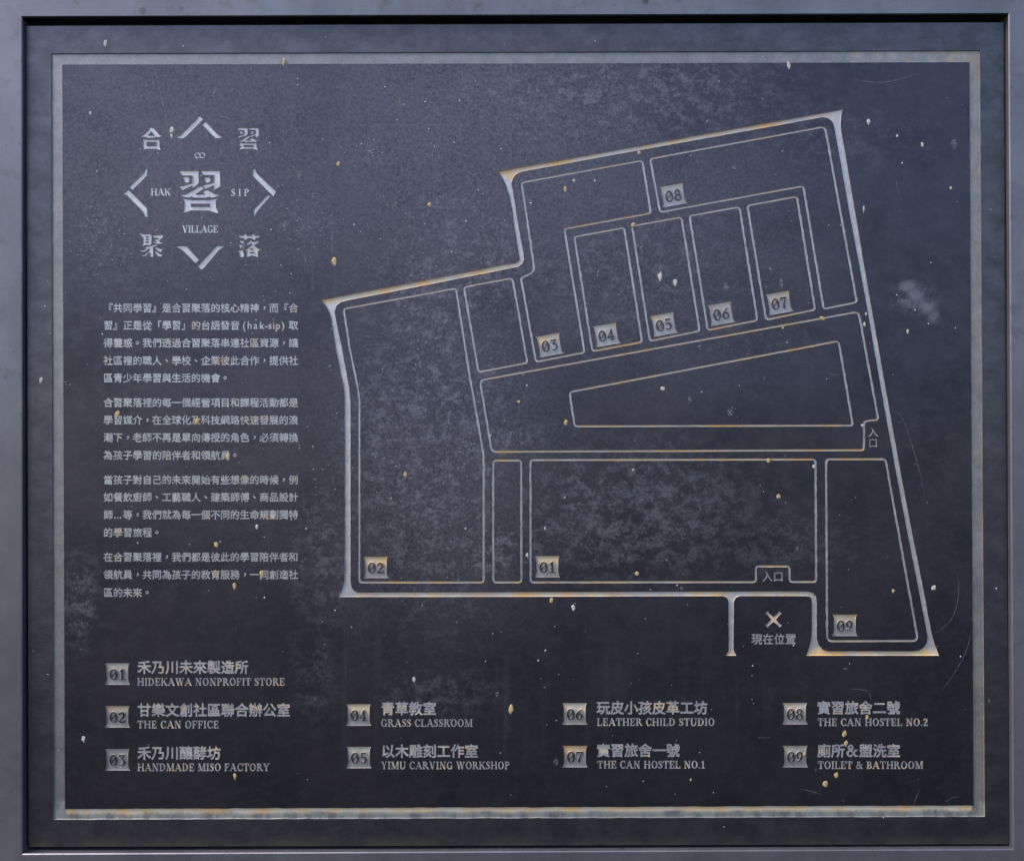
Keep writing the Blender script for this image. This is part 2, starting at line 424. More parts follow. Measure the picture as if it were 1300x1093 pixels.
# ---------------------------------------------------------------- roman letters drawn from strokes (cap height 1)
T, H, SH = 0.165, 0.065, 0.062
def box(x0, y0, x1, y1): return [(x0, y0), (x1, y0), (x1, y1), (x0, y1)]
def serif(x, top, half=0.15): return box(x - half, 1 - SH, x + half, 1) if top else box(x - half, 0, x + half, SH)
def stem(x, wd=T, s0=True, s1=True, half=0.155):
    r = [box(x - wd / 2, 0, x + wd / 2, 1)]
    if s0: r.append(serif(x, False, half))
    if s1: r.append(serif(x, True, half))
    return r
def bar(x0, x1, y, h=H): return box(x0, y - h / 2, x1, y + h / 2)
def diag(x0, y0, x1, y1, wd): return [(x0 - wd / 2, y0), (x0 + wd / 2, y0), (x1 + wd / 2, y1), (x1 - wd / 2, y1)]
def ring(cx, cy, rx, ry, tx, ty, a0=0, a1=360, n=22):
    r = []
    for i in range(n):
        p = []
        for f, ang in ((1, i), (1, i + 1), (0, i + 1), (0, i)):
            a = math.radians(a0 + (a1 - a0) * ang / n)
            p.append((cx + (rx if f else rx - tx) * math.cos(a), cy + (ry if f else ry - ty) * math.sin(a)))
        r.append(p)
    return r
def pen(pts, wds):
    """variable-width stroke"""
    r = []
    n = len(pts); L, R = [], []
    for i in range(n):
        a = Vector(pts[max(0, i - 1)]); b = Vector(pts[min(n - 1, i + 1)])
        t = (b - a).normalized(); nn = Vector((-t.y, t.x)) * wds[i] / 2; p = Vector(pts[i])
        L.append((p.x + nn.x, p.y + nn.y)); R.append((p.x - nn.x, p.y - nn.y))
    return [[R[i], R[i + 1], L[i + 1], L[i]] for i in range(n - 1)]
def flag(x, y0, y1, wd=.06): return box(x - wd / 2, y0, x + wd / 2, y1)
def gS(wd=.62):
    pts = [(.52, .80), (.47, .91), (.33, .965), (.19, .92), (.12, .78), (.19, .64), (.33, .54), (.46, .44), (.53, .27), (.46, .11), (.31, .035), (.16, .08), (.10, .22)]
    w_ = [.05, .06, .07, .10, .15, .17, .18, .18, .16, .12, .07, .06, .05]
    return pen(pts, w_) + [flag(.535, .72, 1.0, .055), flag(.085, 0, .28, .055)]
G = {}
G['A'] = (.98, [diag(.13, 0, .47, 1, .07), diag(.82, 0, .47, 1, .19), bar(.24, .70, .34), serif(.13, 0, .14), serif(.82, 0, .17)])
G['B'] = (.80, stem(.2) + ring(.36, .755, .30, .245, .16, .06, -90, 90, 10) + ring(.36, .27, .37, .27, .17, .06, -90, 90, 10) + [bar(.2, .38, .97, .06), bar(.2, .38, .525, .06), bar(.2, .38, .03, .06)])
G['C'] = (.84, ring(.46, .5, .40, .51, .17, .065, 48, 312, 22) + [flag(.76, .66, .98, .06), flag(.76, .06, .30, .05)])
G['D'] = (.94, stem(.2) + ring(.36, .5, .50, .50, .18, .065, -90, 90, 16) + [bar(.2, .38, .968), bar(.2, .38, .032)])
G['E'] = (.78, stem(.2) + [bar(.2, .68, .968), bar(.2, .68, .032), bar(.2, .52, .51), flag(.67, .72, 1), flag(.69, 0, .28), flag(.52, .38, .64, .05)])
G['F'] = (.74, stem(.2) + [bar(.2, .66, .968), bar(.2, .52, .49), flag(.66, .70, 1), flag(.52, .36, .62, .05)])
G['G'] = (.92, ring(.46, .5, .40, .51, .17, .065, 46, 318, 22) + [flag(.76, .66, .98, .06), box(.66, .03, .82, .43), serif(.74, 0, .0), bar(.58, .90, .42, .06)])
G['H'] = (1.0, stem(.2) + stem(.80) + [bar(.2, .8, .51)])
G['I'] = (.42, stem(.21))
G['K'] = (.96, stem(.2) + [diag(.28, .40, .76, .97, .08), diag(.80, .02, .44, .60, .19), bar(.66, .92, .97, .06), bar(.66, .96, .03, .06)])
G['L'] = (.76, stem(.2) + [bar(.2, .68, .032), flag(.69, 0, .30)])
G['M'] = (1.18, [diag(.18, 0, .20, 1, .07)] + stem(.98) + [diag(.22, 1, .58, .02, .18), diag(.92, 1, .58, .02, .06), serif(.18, 0, .14), serif(.20, 1, .14)])
G['N'] = (1.0, [box(.165, 0, .235, 1), box(.765, 0, .835, 1), diag(.22, 1, .78, 0, .19), serif(.2, 0, .15), serif(.2, 1, .15), serif(.8, 1, .15)])
G['O'] = (.94, ring(.47, .5, .42, .51, .175, .06))
G['P'] = (.76, stem(.2) + ring(.36, .73, .34, .27, .17, .06, -90, 90, 12) + [bar(.2, .38, .97, .06), bar(.2, .38, .49, .06)])
G['R'] = (.92, stem(.2) + ring(.36, .745, .32, .255, .17, .06, -90, 90, 12) + [bar(.2, .38, .97, .06), bar(.2, .40, .52, .06), diag(.80, .02, .46, .52, .18), bar(.70, .94, .03, .06)])
G['S'] = (.64, gS())
G['T'] = (.84, stem(.42, T, True, False) + [bar(.06, .78, .968), flag(.06, .68, 1), flag(.78, .68, 1)])
G['U'] = (.98, [box(.125, .32, .29, 1), box(.765, .32, .83, 1), serif(.21, 1, .15), serif(.80, 1, .14)] + ring(.4775, .34, .3525, .36, .165, .08, 180, 360, 14))
G['V'] = (.96, [diag(.20, 1, .50, 0, .19), diag(.80, 1, .50, 0, .07), serif(.18, 1, .15), serif(.80, 1, .14)])
G['W'] = (1.34, [diag(.20, 1, .46, 0, .18), diag(.68, 1, .46, 0, .07), diag(.66, 1, .92, 0, .18), diag(1.16, 1, .92, 0, .07), serif(.18, 1, .15), serif(.68, 1, .15), serif(1.16, 1, .14)])
G['Y'] = (.90, stem(.45, T, True, False) [0:0] + [box(.37, 0, .53, .48), serif(.45, 0, .16), diag(.17, 1, .45, .42, .18), diag(.76, 1, .48, .42, .07), serif(.16, 1, .15), serif(.76, 1, .13)])
G['.'] = (.32, ring(.16, .085, .085, .085, .084, .084, 0, 360, 8))
G[' '] = (.36, [])
G['&'] = (1.02, ring(.40, .77, .20, .23, .10, .06, 0, 360, 14) + ring(.36, .26, .28, .27, .14, .06, 60, 330, 16) + [diag(.82, .02, .32, .70, .16), diag(.55, .12, .84, .52, .06), bar(.68, .94, .53, .05), bar(.76, .98, .03, .06)])
# figures
G['0'] = (.72, ring(.36, .5, .34, .51, .155, .06) + [pen([(.20, .28), (.52, .72)], [.06, .06])[0]])
G['1'] = (.62, [box(.24, 0, .40, 1), box(.08, 0, .56, .065)] + pen([(.07, .80), (.2, .85), (.30, .97)], [.05, .07, .08]))
G['2'] = (.68, pen([(.12, .72), (.14, .86), (.30, .965), (.46, .90), (.52, .74), (.46, .56), (.30, .36), (.10, .09)], [.16, .13, .08, .13, .16, .14, .09, .06]) + [box(.07, 0, .60, .13), flag(.585, 0, .25, .055)])
G['3'] = (.66, [box(.10, .93, .54, 1), flag(.12, .78, 1, .06)] + pen([(.50, .95), (.28, .62)], [.07, .07]) + pen([(.24, .585), (.40, .60), (.51, .48), (.53, .30), (.46, .12), (.30, .03), (.14, .08)], [.05, .07, .13, .16, .13, .07, .09]))
G['4'] = (.72, [box(.38, 0, .52, 1), box(.04, .24, .66, .31), box(.28, 0, .62, .06)] + pen([(.44, .98), (.06, .28)], [.06, .06]))
G['5'] = (.66, [box(.12, .90, .54, 1), box(.12, .52, .175, .98)] + pen([(.14, .53), (.30, .62), (.46, .54), (.53, .34), (.46, .12), (.30, .03), (.12, .09)], [.05, .07, .13, .16, .13, .07, .09]))
G['6'] = (.68, ring(.35, .31, .28, .31, .145, .06) + pen([(.56, .93), (.38, .86), (.22, .68), (.14, .45), (.13, .30)], [.07, .07, .11, .14, .14]))
G['7'] = (.66, [box(.06, .88, .60, 1), flag(.085, .72, 1, .055)] + pen([(.57, .92), (.36, .50), (.30, .25), (.29, 0)], [.06, .10, .15, .17]))
G['8'] = (.68, ring(.34, .75, .25, .26, .13, .06) + ring(.34, .27, .30, .28, .145, .06))
G['9'] = (.68, ring(.33, .69, .28, .31, .145, .06) + pen([(.12, .07), (.30, .14), (.46, .32), (.54, .55), (.55, .70)], [.07, .07, .11, .14, .14]))

def roman(txt, x0, x1, base, cap, tag, rot=0, ctr=None, track=0.03, bold=0.0):
    tot = sum(G[ch][0] + track for ch in txt) - track
    sx = (x1 - x0) / tot; pen_x = 0.0
    for ch in txt:
        for pg in G[ch][1]:
            q = [(x0 + (pen_x + px) * sx, base - py * cap) for px, py in pg]
            if rot:
                ca, sa = math.cos(rot), math.sin(rot)
                q = [(ctr[0] + (x - ctr[0]) * ca - (y - ctr[1]) * sa, ctr[1] + (x - ctr[0]) * sa + (y - ctr[1]) * ca) for x, y in q]
            if abs(area(q)) < 1e-6: continue
            if bold: q = offset_loop(q, -bold * math.copysign(1, area(q)))
            poly(q, tag)
        pen_x += G[ch][0] + track

# ---------------------------------------------------------------- Chinese text through Blender's own built-in font
_cache = {}
def offset_loop(q, d):
    """move every side of a closed contour d to its left"""
    n = len(q); out = []
    for i in range(n):
        p0, p, p1 = Vector(q[i - 1]), Vector(q[i]), Vector(q[(i + 1) % n])
        u = (p - p0).normalized(); v = (p1 - p).normalized()
        nu = Vector((-u.y, u.x)); nv = Vector((-v.y, v.x))
        m = nu + nv
        if m.length < .3: m = nu
        m.normalize(); k = min(1.8, 1 / max(.3, m.dot(nu)))
        out.append((p.x + m.x * d * k, p.y + m.y * d * k))
    return out
def winding(p, loops):
    w_ = 0
    for q in loops:
        for i in range(len(q)):
            (x1, y1), (x2, y2) = q[i - 1], q[i]
            if y1 <= p[1] < y2 or y2 <= p[1] < y1:
                x = x1 + (p[1] - y1) * (x2 - x1) / (y2 - y1)
                if x > p[0]: w_ += 1 if y2 > y1 else -1
    return w_
def glyph(ch, off):
    if (ch, off) in _cache: return _cache[(ch, off)]
    cu = bpy.data.curves.new("g", 'FONT'); cu.body = ch; cu.size = 1.0
    ob = bpy.data.objects.new("g", cu); COL.objects.link(ob)
    dg = bpy.context.evaluated_depsgraph_get(); dg.update()
    cv = ob.evaluated_get(dg).to_curve(dg)
    loops = []
    for sp in cv.splines:
        q = []
        bp_ = list(sp.bezier_points); n = len(bp_)
        for i in range(n):
            A, B = bp_[i], bp_[(i + 1) % n]
            p0, p1, p2, p3 = A.co.xy, A.handle_right.xy, B.handle_left.xy, B.co.xy
            L = (p3 - p0).length
            flat = max(((p1 - p0).length + (p2 - p1).length + (p3 - p2).length) - L, 0)
            m = 1 if flat < .002 else (3 if L < .15 else 5)
            for s_ in range(m):
                t_ = s_ / m; e_ = 1 - t_
                r = p0 * e_ ** 3 + p1 * 3 * e_ * e_ * t_ + p2 * 3 * e_ * t_ * t_ + p3 * t_ ** 3
                if not q or (Vector(q[-1]) - r).length > 1e-3: q.append((r.x, r.y))
        if len(q) > 2 and (Vector(q[0]) - Vector(q[-1])).length < 1e-3: q.pop()
        if len(q) > 2: loops.append(q)
    ob.to_curve_clear()
    bpy.data.objects.remove(ob); bpy.data.curves.remove(cu)
    if loops:
        sgn = math.copysign(1, area(max(loops, key=lambda q: abs(area(q)))))
        if off: loops = [offset_loop(q, -off * sgn) for q in loops]
        pv, pe = [], []
        for q in loops:
            i0 = len(pv); n = len(q)
            pv += [Vector(p) for p in q]; pe += [(i0 + i, i0 + (i + 1) % n) for i in range(n)]
        gv_, _, gf_, _, _, _ = delaunay_2d_cdt(pv, pe, [], 0, 1e-5)
        vs = [(v.x, v.y) for v in gv_]
        fs = [list(f) for f in gf_ if winding((sum(vs[i][0] for i in f) / len(f), sum(vs[i][1] for i in f) / len(f)), loops)]
    else: vs, fs = [], []
    _cache[(ch, off)] = (vs, fs)
    return vs, fs
def put(ch, x, y, size, tag, off=0.0, sx=1.0):
    """x = left of the em box, y = baseline"""
    vs, fs = glyph(ch, off)
    i0 = len(V2)
    for a, b in vs:
        u, v = x + a * size * sx, y - b * size
        j = 0.30 if size < 14 else 0.16
        V2.append((u + j * nz(u * .45, v * .45, 31), v + j * nz(u * .45, v * .45, 47)))
    for f in fs:
        q = [vs[i] for i in f]
        if abs(area(q)) < 1e-7: continue
        F2.append([i0 + i for i in f]); TAG.append(tag)
PUNCT = {'，': (.29, .30), '。': (.30, .30), '、': (.30, .30)}
def han(txt, x0, cy, pitch, tag, off=0.012, sc=1.0):
    for i, ch in enumerate(txt):
        if ch == '　': continue
        dx, dy = PUNCT.get(ch, (0, 0))
        put(ch, x0 + i * pitch + (1 - sc) * pitch / 2 + dx * pitch, cy + 0.375 * pitch * sc - dy * pitch, pitch * sc, tag, off)

body = [
    (391.0, "『共同學習』是合習聚落的核心精神，而『合"), (413.0, "習』正是從「學習」的台語發音"), (435.3, "得靈感。我們透過合習聚落串連社區資源，讓"),
    (457.8, "社區裡的職人、學校、企業彼此合作，提供社"), (479.8, "區青少年學習與生活的機會。"),
    (511.0, "合習聚落裡的每一個經營項目和課程活動都是"), (533.2, "學習媒介，在全球化及科技網路快速發展的浪"), (555.3, "潮下，老師不再是單向傳授的角色，必須轉換"), (577.8, "為孩子學習的陪伴者和領航員。"),
    (609.0, "當孩子對自己的未來開始有些想像的時候，例"), (631.0, "如餐飲廚師、工藝職人、建築師傅、商品設計"), (653.2, "師　等，我們就為每一個不同的生命規劃獨特"), (675.8, "的學習旅程。"),
    (706.9, "在合習聚落裡，我們都是彼此的學習陪伴者和"), (729.2, "領航員，共同為孩子的教育服務，一同創造社"), (752.0, "區的未來。")]
OFFB, OFFT = 0.024, 0.028
for cy, tx in body:
    t = part("text_line", 0.5, 0.05, rust_text)
    han(tx, 131.0, cy, 12.38, t, OFFB)
    if tx.startswith("習』正是"):
        for ch, xx in (('(', 307.6), ('h', 313.6), ('a', 321.6), ('k', 329.2), ('-', 335.8), ('s', 340.2), ('i', 346.0), ('p', 349.4), (')', 357.2)):
            put(ch, xx, cy + 4.6, 13.2, t, OFFB, .96)
            if ch == 'a': put('.', xx + 1.9, cy - 6.2, 13.0, t, OFFB)
            if ch == 'i': put('|', xx + .2, cy - 5.6, 4.6, t, OFFB)
        put('取', 366.2, cy + 4.64, 12.38, t, OFFB)
    if '　' in tx:
        for q in range(3): put('.', 144.2 + q * 3.6, cy + 4.6, 13.0, t, OFFB)

# number tiles -----------------------------------------------------------------------
def tile(cx, cy, num, rot, rustamt, side=0.0, w_=31.6, h_=27.4):
    rot = -math.radians(rot); ca, sa = math.cos(rot), math.sin(rot)
    R = lambda x, y: (cx + x * ca - y * sa, cy + x * sa + y * ca)
    def rf(x, y):
        dx, dy = x - cx, y - cy
        lx, ly = dx * ca + dy * sa, -dx * sa + dy * ca
        v = sstep(2.5, -11.5, ly + 3.0 * nz(x / 6, y / 6, 3) + side * lx * .5)
        return 1.15 * rustamt * v + 0.12 * rustamt
    t = part("number_tile", 1.9, 0.6, rf)
    a, b = w_ / 2, h_ / 2
    pts = [(-a, -b), (0, -b), (a, -b), (a - 1.5, -b + 2.6), (a - 2.0, -b + 6), (a - 2.0, b - 7), (a - 1.3, b - 3.4), (a + .3, b - .4), (a, b), (0, b), (-a, b), (-a - .3, b - .4), (-a + 1.3, b - 3.4), (-a + 2, b - 7), (-a + 2, -b + 6), (-a + 1.5, -b + 2.6)]
    poly([R(*p) for p in pts], t)
    for gx in range(-5, 6):
        for gy in range(-5, 6): loose(*R(gx * 2.55, gy * 2.5))
    n = part("numeral", 0, 0, None, t, None, 'plate')
    q0 = cx - 10.3; q1 = cx + 10.6
    roman(num, q0, q1, cy + 7.4, 13.6, n, rot, (cx, cy), 0.05)
    return t
tiles_map = [(694.8, 719.2, "01", 0, .95, 0), (477, 720, "02", 0, 1.0, 0), (697.4, 437.9, "03", 10, .75, .6), (769.7, 424.9, "04", 10, .45, .3), (842.6, 411.6, "05", 10, .55, .4),
             (915.4, 398, "06", 10, .25, .3), (989.4, 384.4, "07", 10, .3, .2), (854.6, 247.5, "08", 10, .25, .6), (1072.5, 793.5, "09", 0, .6, 0)]
tiles_leg = [(148.9, 855.2, "01", 0, .5, 0), (149, 909.5, "02", 0, .45, 0), (148.9, 964, "03", 0, .15, 0), (455.2, 907.2, "04", 0, .9, -.2), (455.5, 961.2, "05", 0, .6, 0),
             (729.5, 905.8, "06", 0, 1.0, 0), (729.8, 960, "07", 0, .65, 0), (1009, 905.6, "08", 0, .75, 0), (1009.5, 960, "09", 0, .45, 0)]
for a in tiles_map + tiles_leg: tile(*a)

# legend -----------------------------------------------------------------------------
legend = [
    (174.2, 846.6, "禾乃川未來製造所", "HIDEKAWA NONPROFIT STORE", 174.0, 361.5, 869.8), (174.4, 900.9, "甘樂文創社區聯合辦公室", "THE CAN OFFICE", 174.2, 277.8, 924.0),
    (174.2, 955.3, "禾乃川釀酵坊", "HANDMADE MISO FACTORY", 174.2, 342, 978.2), (483.4, 899.0, "青草教室", "GRASS CLASSROOM", 483.4, 600, 922.0),
    (483.6, 953.0, "以木雕刻工作室", "YIMU CARVING WORKSHOP", 483.8, 647, 975.8), (757.0, 898.0, "玩皮小孩皮革工坊", "LEATHER CHILD STUDIO", 757.6, 907.2, 920.8),
    (757.2, 952.0, "實習旅舍一號", "THE CAN HOSTEL NO.1", 758.2, 895.2, 974.8), (1037.0, 898.0, "實習旅舍二號", "THE CAN HOSTEL NO.2", 1037.8, 1178, 921.0),
    (1037.2, 952.4, "廁所&盥洗室", "TOILET & BATHROOM", 1038.2, 1172, 975.4)]
for x, cy, zh, en, e0, e1, eb in legend:
    t = part("legend_title", 0.45, 0.06, rust_title)
    for i, ch in enumerate(zh):
        if ch == '&': roman('&', x + i * 17.65 + 1, x + i * 17.65 + 17, cy + 7.2, 14.5, t, bold=.5)
        else: put(ch, x + i * 17.65, cy + .375 * 17.65, 17.65, t, OFFT)
    t = part("legend_caption", 0.5, 0.05, rust_title)
    roman(en, e0, e1, eb, 9.4, t, track=.06, bold=.20)

# words on the map
t = part("entrance_word", 0.9, 0.12, rust_none); han("入口", 967.2, 731.6, 13.9, t, 0.012)
t = part("entrance_word", 0.9, 0.12, rust_none)
put("入", 1101.9, 548.6 + 4.9, 13.0, t, 0.012); put("口", 1102.1, 562.3 + 4.7, 12.6, t, 0.012)
t = part("location_word", 0.9, 0.12, rust_none); han("現在位置", 953.6, 811.0, 14.3, t, 0.020)
t = part("cross_mark", 1.0, 0.4, lambda x, y: 1.0 * sstep(9, 2, math.hypot(x - 982, y - 786)))
for s in (1, -1):
    poly([(982 - s * 10.6, 786 - 7.2), (982 - s * 7.2, 786 - 10.8), (982 - s * 6.2, 786 - 8.6), (982, 786 - 2.9), (982 + s * 3, 786), (982 + s * 8.6, 786 + 6.2), (982 + s * 10.8, 786 + 7.0), (982 + s * 7.2, 786 + 10.4), (982 + s * 6.4, 786 + 8.2), (982, 786 + 2.9), (982 - s * 3, 786), (982 - s * 8.4, 786 - 6.4)], t)

# emblem -----------------------------------------------------------------------------
def arrows(*ps):
    for q in ps: poly(q, part("arrow_bar", 1.7, 0.55, lambda x, y: .5 * sstep(0.1, .5, nz(x / 12, y / 12, 2))))
arrows([(249.6, 147.6), (253.6, 147.2), (257.6, 151.4), (254.5, 155), (235.6, 173.8), (232.5, 175.7), (224, 175.4), (221.8, 174.5), (227.5, 172.2), (231, 169), (246.5, 153.5), (250.4, 149.6)],
       [(260.4, 154), (255.4, 157.6), (273, 175.4), (278, 175.6), (284.8, 174.3), (280, 173.2), (276.5, 171)],
       [(163.4, 237.4), (168, 241.4), (186.2, 223.4), (187, 216), (184.4, 212.6), (182.2, 218.6), (179, 222)],
       [(162, 240.2), (156, 246.2), (157.6, 247.6), (160, 247.4), (180, 267.5), (182, 271), (183.4, 275), (187.2, 276), (186.2, 264), (183, 260.8)],
       [(322.9, 212.8), (320.6, 215.5), (320.3, 222.8), (324, 227), (346.8, 249.6), (350.6, 243.2), (347, 240), (327.6, 221.6), (325.5, 219)],
       [(340.2, 246.8), (343.2, 249.2), (327.4, 267.2), (325.2, 270.4), (322.6, 275.6), (321.2, 266)],
       [(223, 313.2), (224.4, 312), (236, 312), (252.6, 330), (248, 334.4), (232, 318.4), (227, 315.2)],
       [(274.4, 312), (285.2, 312.4), (281.5, 315.2), (277.5, 318), (258.6, 340.6), (255.4, 342.4), (250, 338.2)])
def trace(polys, holes, fx, fy, name="emblem_character"):
    t = part(name, 1.6, 0.3, rust_title)
    for q in polys: poly([(fx(x), fy(y)) for x, y in q], t)
    if holes:
        h = part("island", kind='plate')
        for q in holes: poly([(fx(x), fy(y)) for x, y in q], h)
rc = lambda x0, y0, x1, y1: [(x0, y0), (x1, y0), (x1, y1), (x0, y1)]
XI = [[(160, 165), (525, 165), (530, 380), (500, 425), (395, 495), (408, 438), (235, 520), (160, 450), (300, 418), (405, 385), (412, 255), (230, 255)],
      [(220, 280), (310, 270), (345, 290), (365, 330), (345, 380), (305, 390), (265, 365), (255, 315)],
      [(548, 165), (905, 165), (918, 440), (890, 470), (775, 528), (803, 432), (652, 495), (582, 430), (700, 402), (795, 375), (800, 245), (612, 245)],
      [(600, 290), (690, 275), (730, 300), (745, 330), (725, 370), (685, 390), (640, 365), (632, 315)],
      [(540, 435), (635, 485), (465, 592), (632, 592), (585, 540), (665, 500), (820, 588), (925, 605), (830, 640), (770, 655), (715, 635), (650, 655), (440, 655), (400, 630), (350, 650), (290, 650), (180, 605), (290, 585), (400, 525)],
      [(230, 662), (400, 690), (700, 690), (862, 665), (835, 720), (840, 830), (885, 940), (700, 885), (390, 885), (230, 940), (260, 880), (265, 720)]]
XIH = [rc(385, 762, 722, 812)]
trace(XI, XIH, lambda x: 215 + x / 14.2, lambda y: 205 + y / 14.2)
trace(XI, XIH, lambda x: 300.5 + (x - 160) * 28.2 / 765, lambda y: 162.2 + (y - 165) * 28.8 / 775)
f2 = lambda a: (lambda x: a + x / 22.78)
trace([[(490, 262), (545, 275), (740, 490), (830, 515), (730, 555), (630, 540), (600, 572), (390, 572), (360, 540), (300, 555), (160, 520), (240, 495), (432, 320), (432, 262)],
       [(225, 595), (370, 617), (630, 617), (770, 590), (735, 640), (740, 860), (780, 930), (630, 890), (360, 890), (210, 935), (260, 870), (255, 640)]],
      [[(500, 388), (585, 497), (402, 497)], rc(360, 690, 632, 800)], f2(170), f2(150))
trace([[(110, 150), (190, 140), (255, 165), (505, 165), (500, 460), (400, 502), (375, 470), (270, 502), (180, 462), (255, 452), (260, 260), (200, 205)],
       [(512, 200), (830, 183), (842, 250), (742, 338), (727, 383), (847, 440), (690, 457), (600, 420), (510, 412), (520, 383), (600, 383), (642, 370), (540, 330), (600, 308), (660, 313), (700, 283), (570, 265)],
       [(280, 540), (480, 490), (640, 460), (692, 458), (650, 515), (552, 540), (552, 822), (440, 822), (470, 720), (430, 700), (340, 805), (240, 808), (190, 780), (280, 760), (440, 620), (430, 585), (310, 682), (200, 672), (145, 625), (280, 620), (335, 570)],
       [(580, 562), (640, 540), (835, 615), (770, 687), (690, 652)], [(570, 652), (622, 640), (752, 750), (852, 742), (790, 812), (690, 802)]],
      [rc(335, 228, 412, 260), rc(335, 303, 412, 334), rc(335, 378, 412, 410)], f2(170), f2(290))
trace([[(230, 205), (380, 205), (375, 160), (480, 155), (480, 210), (610, 210), (610, 165), (720, 165), (725, 210), (870, 205), (830, 270), (725, 275), (730, 330), (690, 337), (620, 290), (500, 280), (470, 327), (400, 342), (395, 280), (270, 270)],
       [(255, 350), (385, 350), (402, 390), (380, 460), (300, 402)], [(230, 467), (330, 462), (357, 520), (300, 592), (260, 520)],
       [(225, 632), (310, 632), (342, 600), (422, 400), (455, 430), (390, 580), (362, 640), (405, 740), (390, 832), (290, 832), (270, 730)],
       [(460, 462), (560, 345), (592, 325), (642, 378), (800, 357), (838, 400), (690, 492), (800, 580), (905, 600), (800, 662), (812, 835), (740, 812), (630, 782), (480, 835), (470, 690), (480, 652), (380, 642), (460, 600), (640, 450), (592, 440), (530, 482)]],
      [[(575, 606), (620, 572), (676, 606)], rc(568, 684, 692, 712)], f2(292), f2(290))
t = part("emblem_word", 0.5, 0.05, rust_title); roman("HAK", 191, 216.6, 248.2, 8.6, t, bold=.28)
t = part("emblem_word", 0.5, 0.05, rust_title); roman("SIP", 293, 316.2, 249.0, 9.0, t, track=.42, bold=.28)
t = part("emblem_word", 0.5, 0.05, rust_title); roman("VILLAGE", 230.8, 277, 295.4, 9.0, t, track=0.0, bold=.25)
t = part("double_ring", 0.9, 0.10, rust_none)
for cx_ in (250.4, 256.6):
    for q in ring(cx_, -197.3, 3.9, 3.9, 1.7, 1.7, 0, 360, 18): poly([(x, -y) for x, y in q], t)

# ---------------------------------------------------------------- one constrained triangulation of the whole face
for i, f in enumerate(F2):                       # all faces counter-clockwise
    if area([V2[j] for j in f]) < 0: f.reverse()
ov, oe, of, oov, ooe, oof = delaunay_2d_cdt([Vector(v) for v in V2], [], F2, 1, 1e-4)
print("CDT", len(V2), "->", len(ov), len(of))
groups = {}
for f, org in zip(of, oof):
    tags = sorted({TAG[i] for i in org} - {-1})
    if not org: continue
    g = -1
    kinds = [t for t in tags if t >= 0]
    if kinds:
        num = [t for t in kinds if PARTS[t]['name'] == 'numeral']
        isl = [t for t in kinds if PARTS[t]['name'] == 'island' and t != ISL]
        oth = [t for t in kinds if t != ISL and PARTS[t]['kind'] == 'etch' and t != tbd]
        if num: g = num[0]
        elif isl: g = -1
        elif oth: g = oth[0]
        elif ISL in kinds: g = -1
        elif tbd in kinds: g = tbd
    groups.setdefault(g, []).append(tuple(f))
LEVEL = {}
def edges_of(fs):
    d = {}
    for f in fs:
        for a, b in zip(f, f[1:] + f[:1]): d[(a, b)] = f
    return d

plaque = bpy.data.objects.new("map_plaque", None); COL.objects.link(plaque)
plaque.empty_display_size = 0.05
plaque["label"] = "dark weathered steel plaque etched with a village plan, emblem and Chinese text, inside the frame"
plaque["category"] = "plaque"

def build_plate():
    fs = groups[-1]
    idx = {}; vs = []; out = []
    def vi(i):
        if i not in idx: idx[i] = len(vs); vs.append(P(ov[i].x, ov[i].y, 0))
        return idx[i]
    for f in fs: out.append(tuple(reversed([vi(i) for i in f])))
    n = len(vs)
    q = PLATE_POLY                                   # edge and back of the plate
    vs += [P(x, y, 0) for x, y in q] + [P(x, y, 6) for x, y in q]
    for i in range(4):
        j = (i + 1) % 4
        out.append((n + i, n + 4 + i, n + 4 + j, n + j))
    out.append((n + 4, n + 7, n + 6, n + 5))
    return link("plate", vs, out, M_PLATE, plaque)
build_plate()
def edge_trim(a, b, wd, dx, dy):
    n = 120; vs = []; ru = []
    for i in range(n + 1):
        t_ = i / n; x, y = a[0] + (b[0] - a[0]) * t_, a[1] + (b[1] - a[1]) * t_
        q = wd * (0.75 + .7 * nz(x / 20, y / 20, 2))
        vs += [P(x - dx * q, y - dy * q, -.03), P(x + dx * .5, y + dy * .5, .5)]; ru += [.2, .2]
    link("worn_edge", vs, [(2 * i, 2 * i + 1, 2 * i + 3, 2 * i + 2) for i in range(n)], M_BORDER, plaque, ru)
edge_trim((1274, 36), (1280.6, 1066), 1.0, 1, 0)
edge_trim((33.2, 40), (37, 1066), .7, -1, 0)

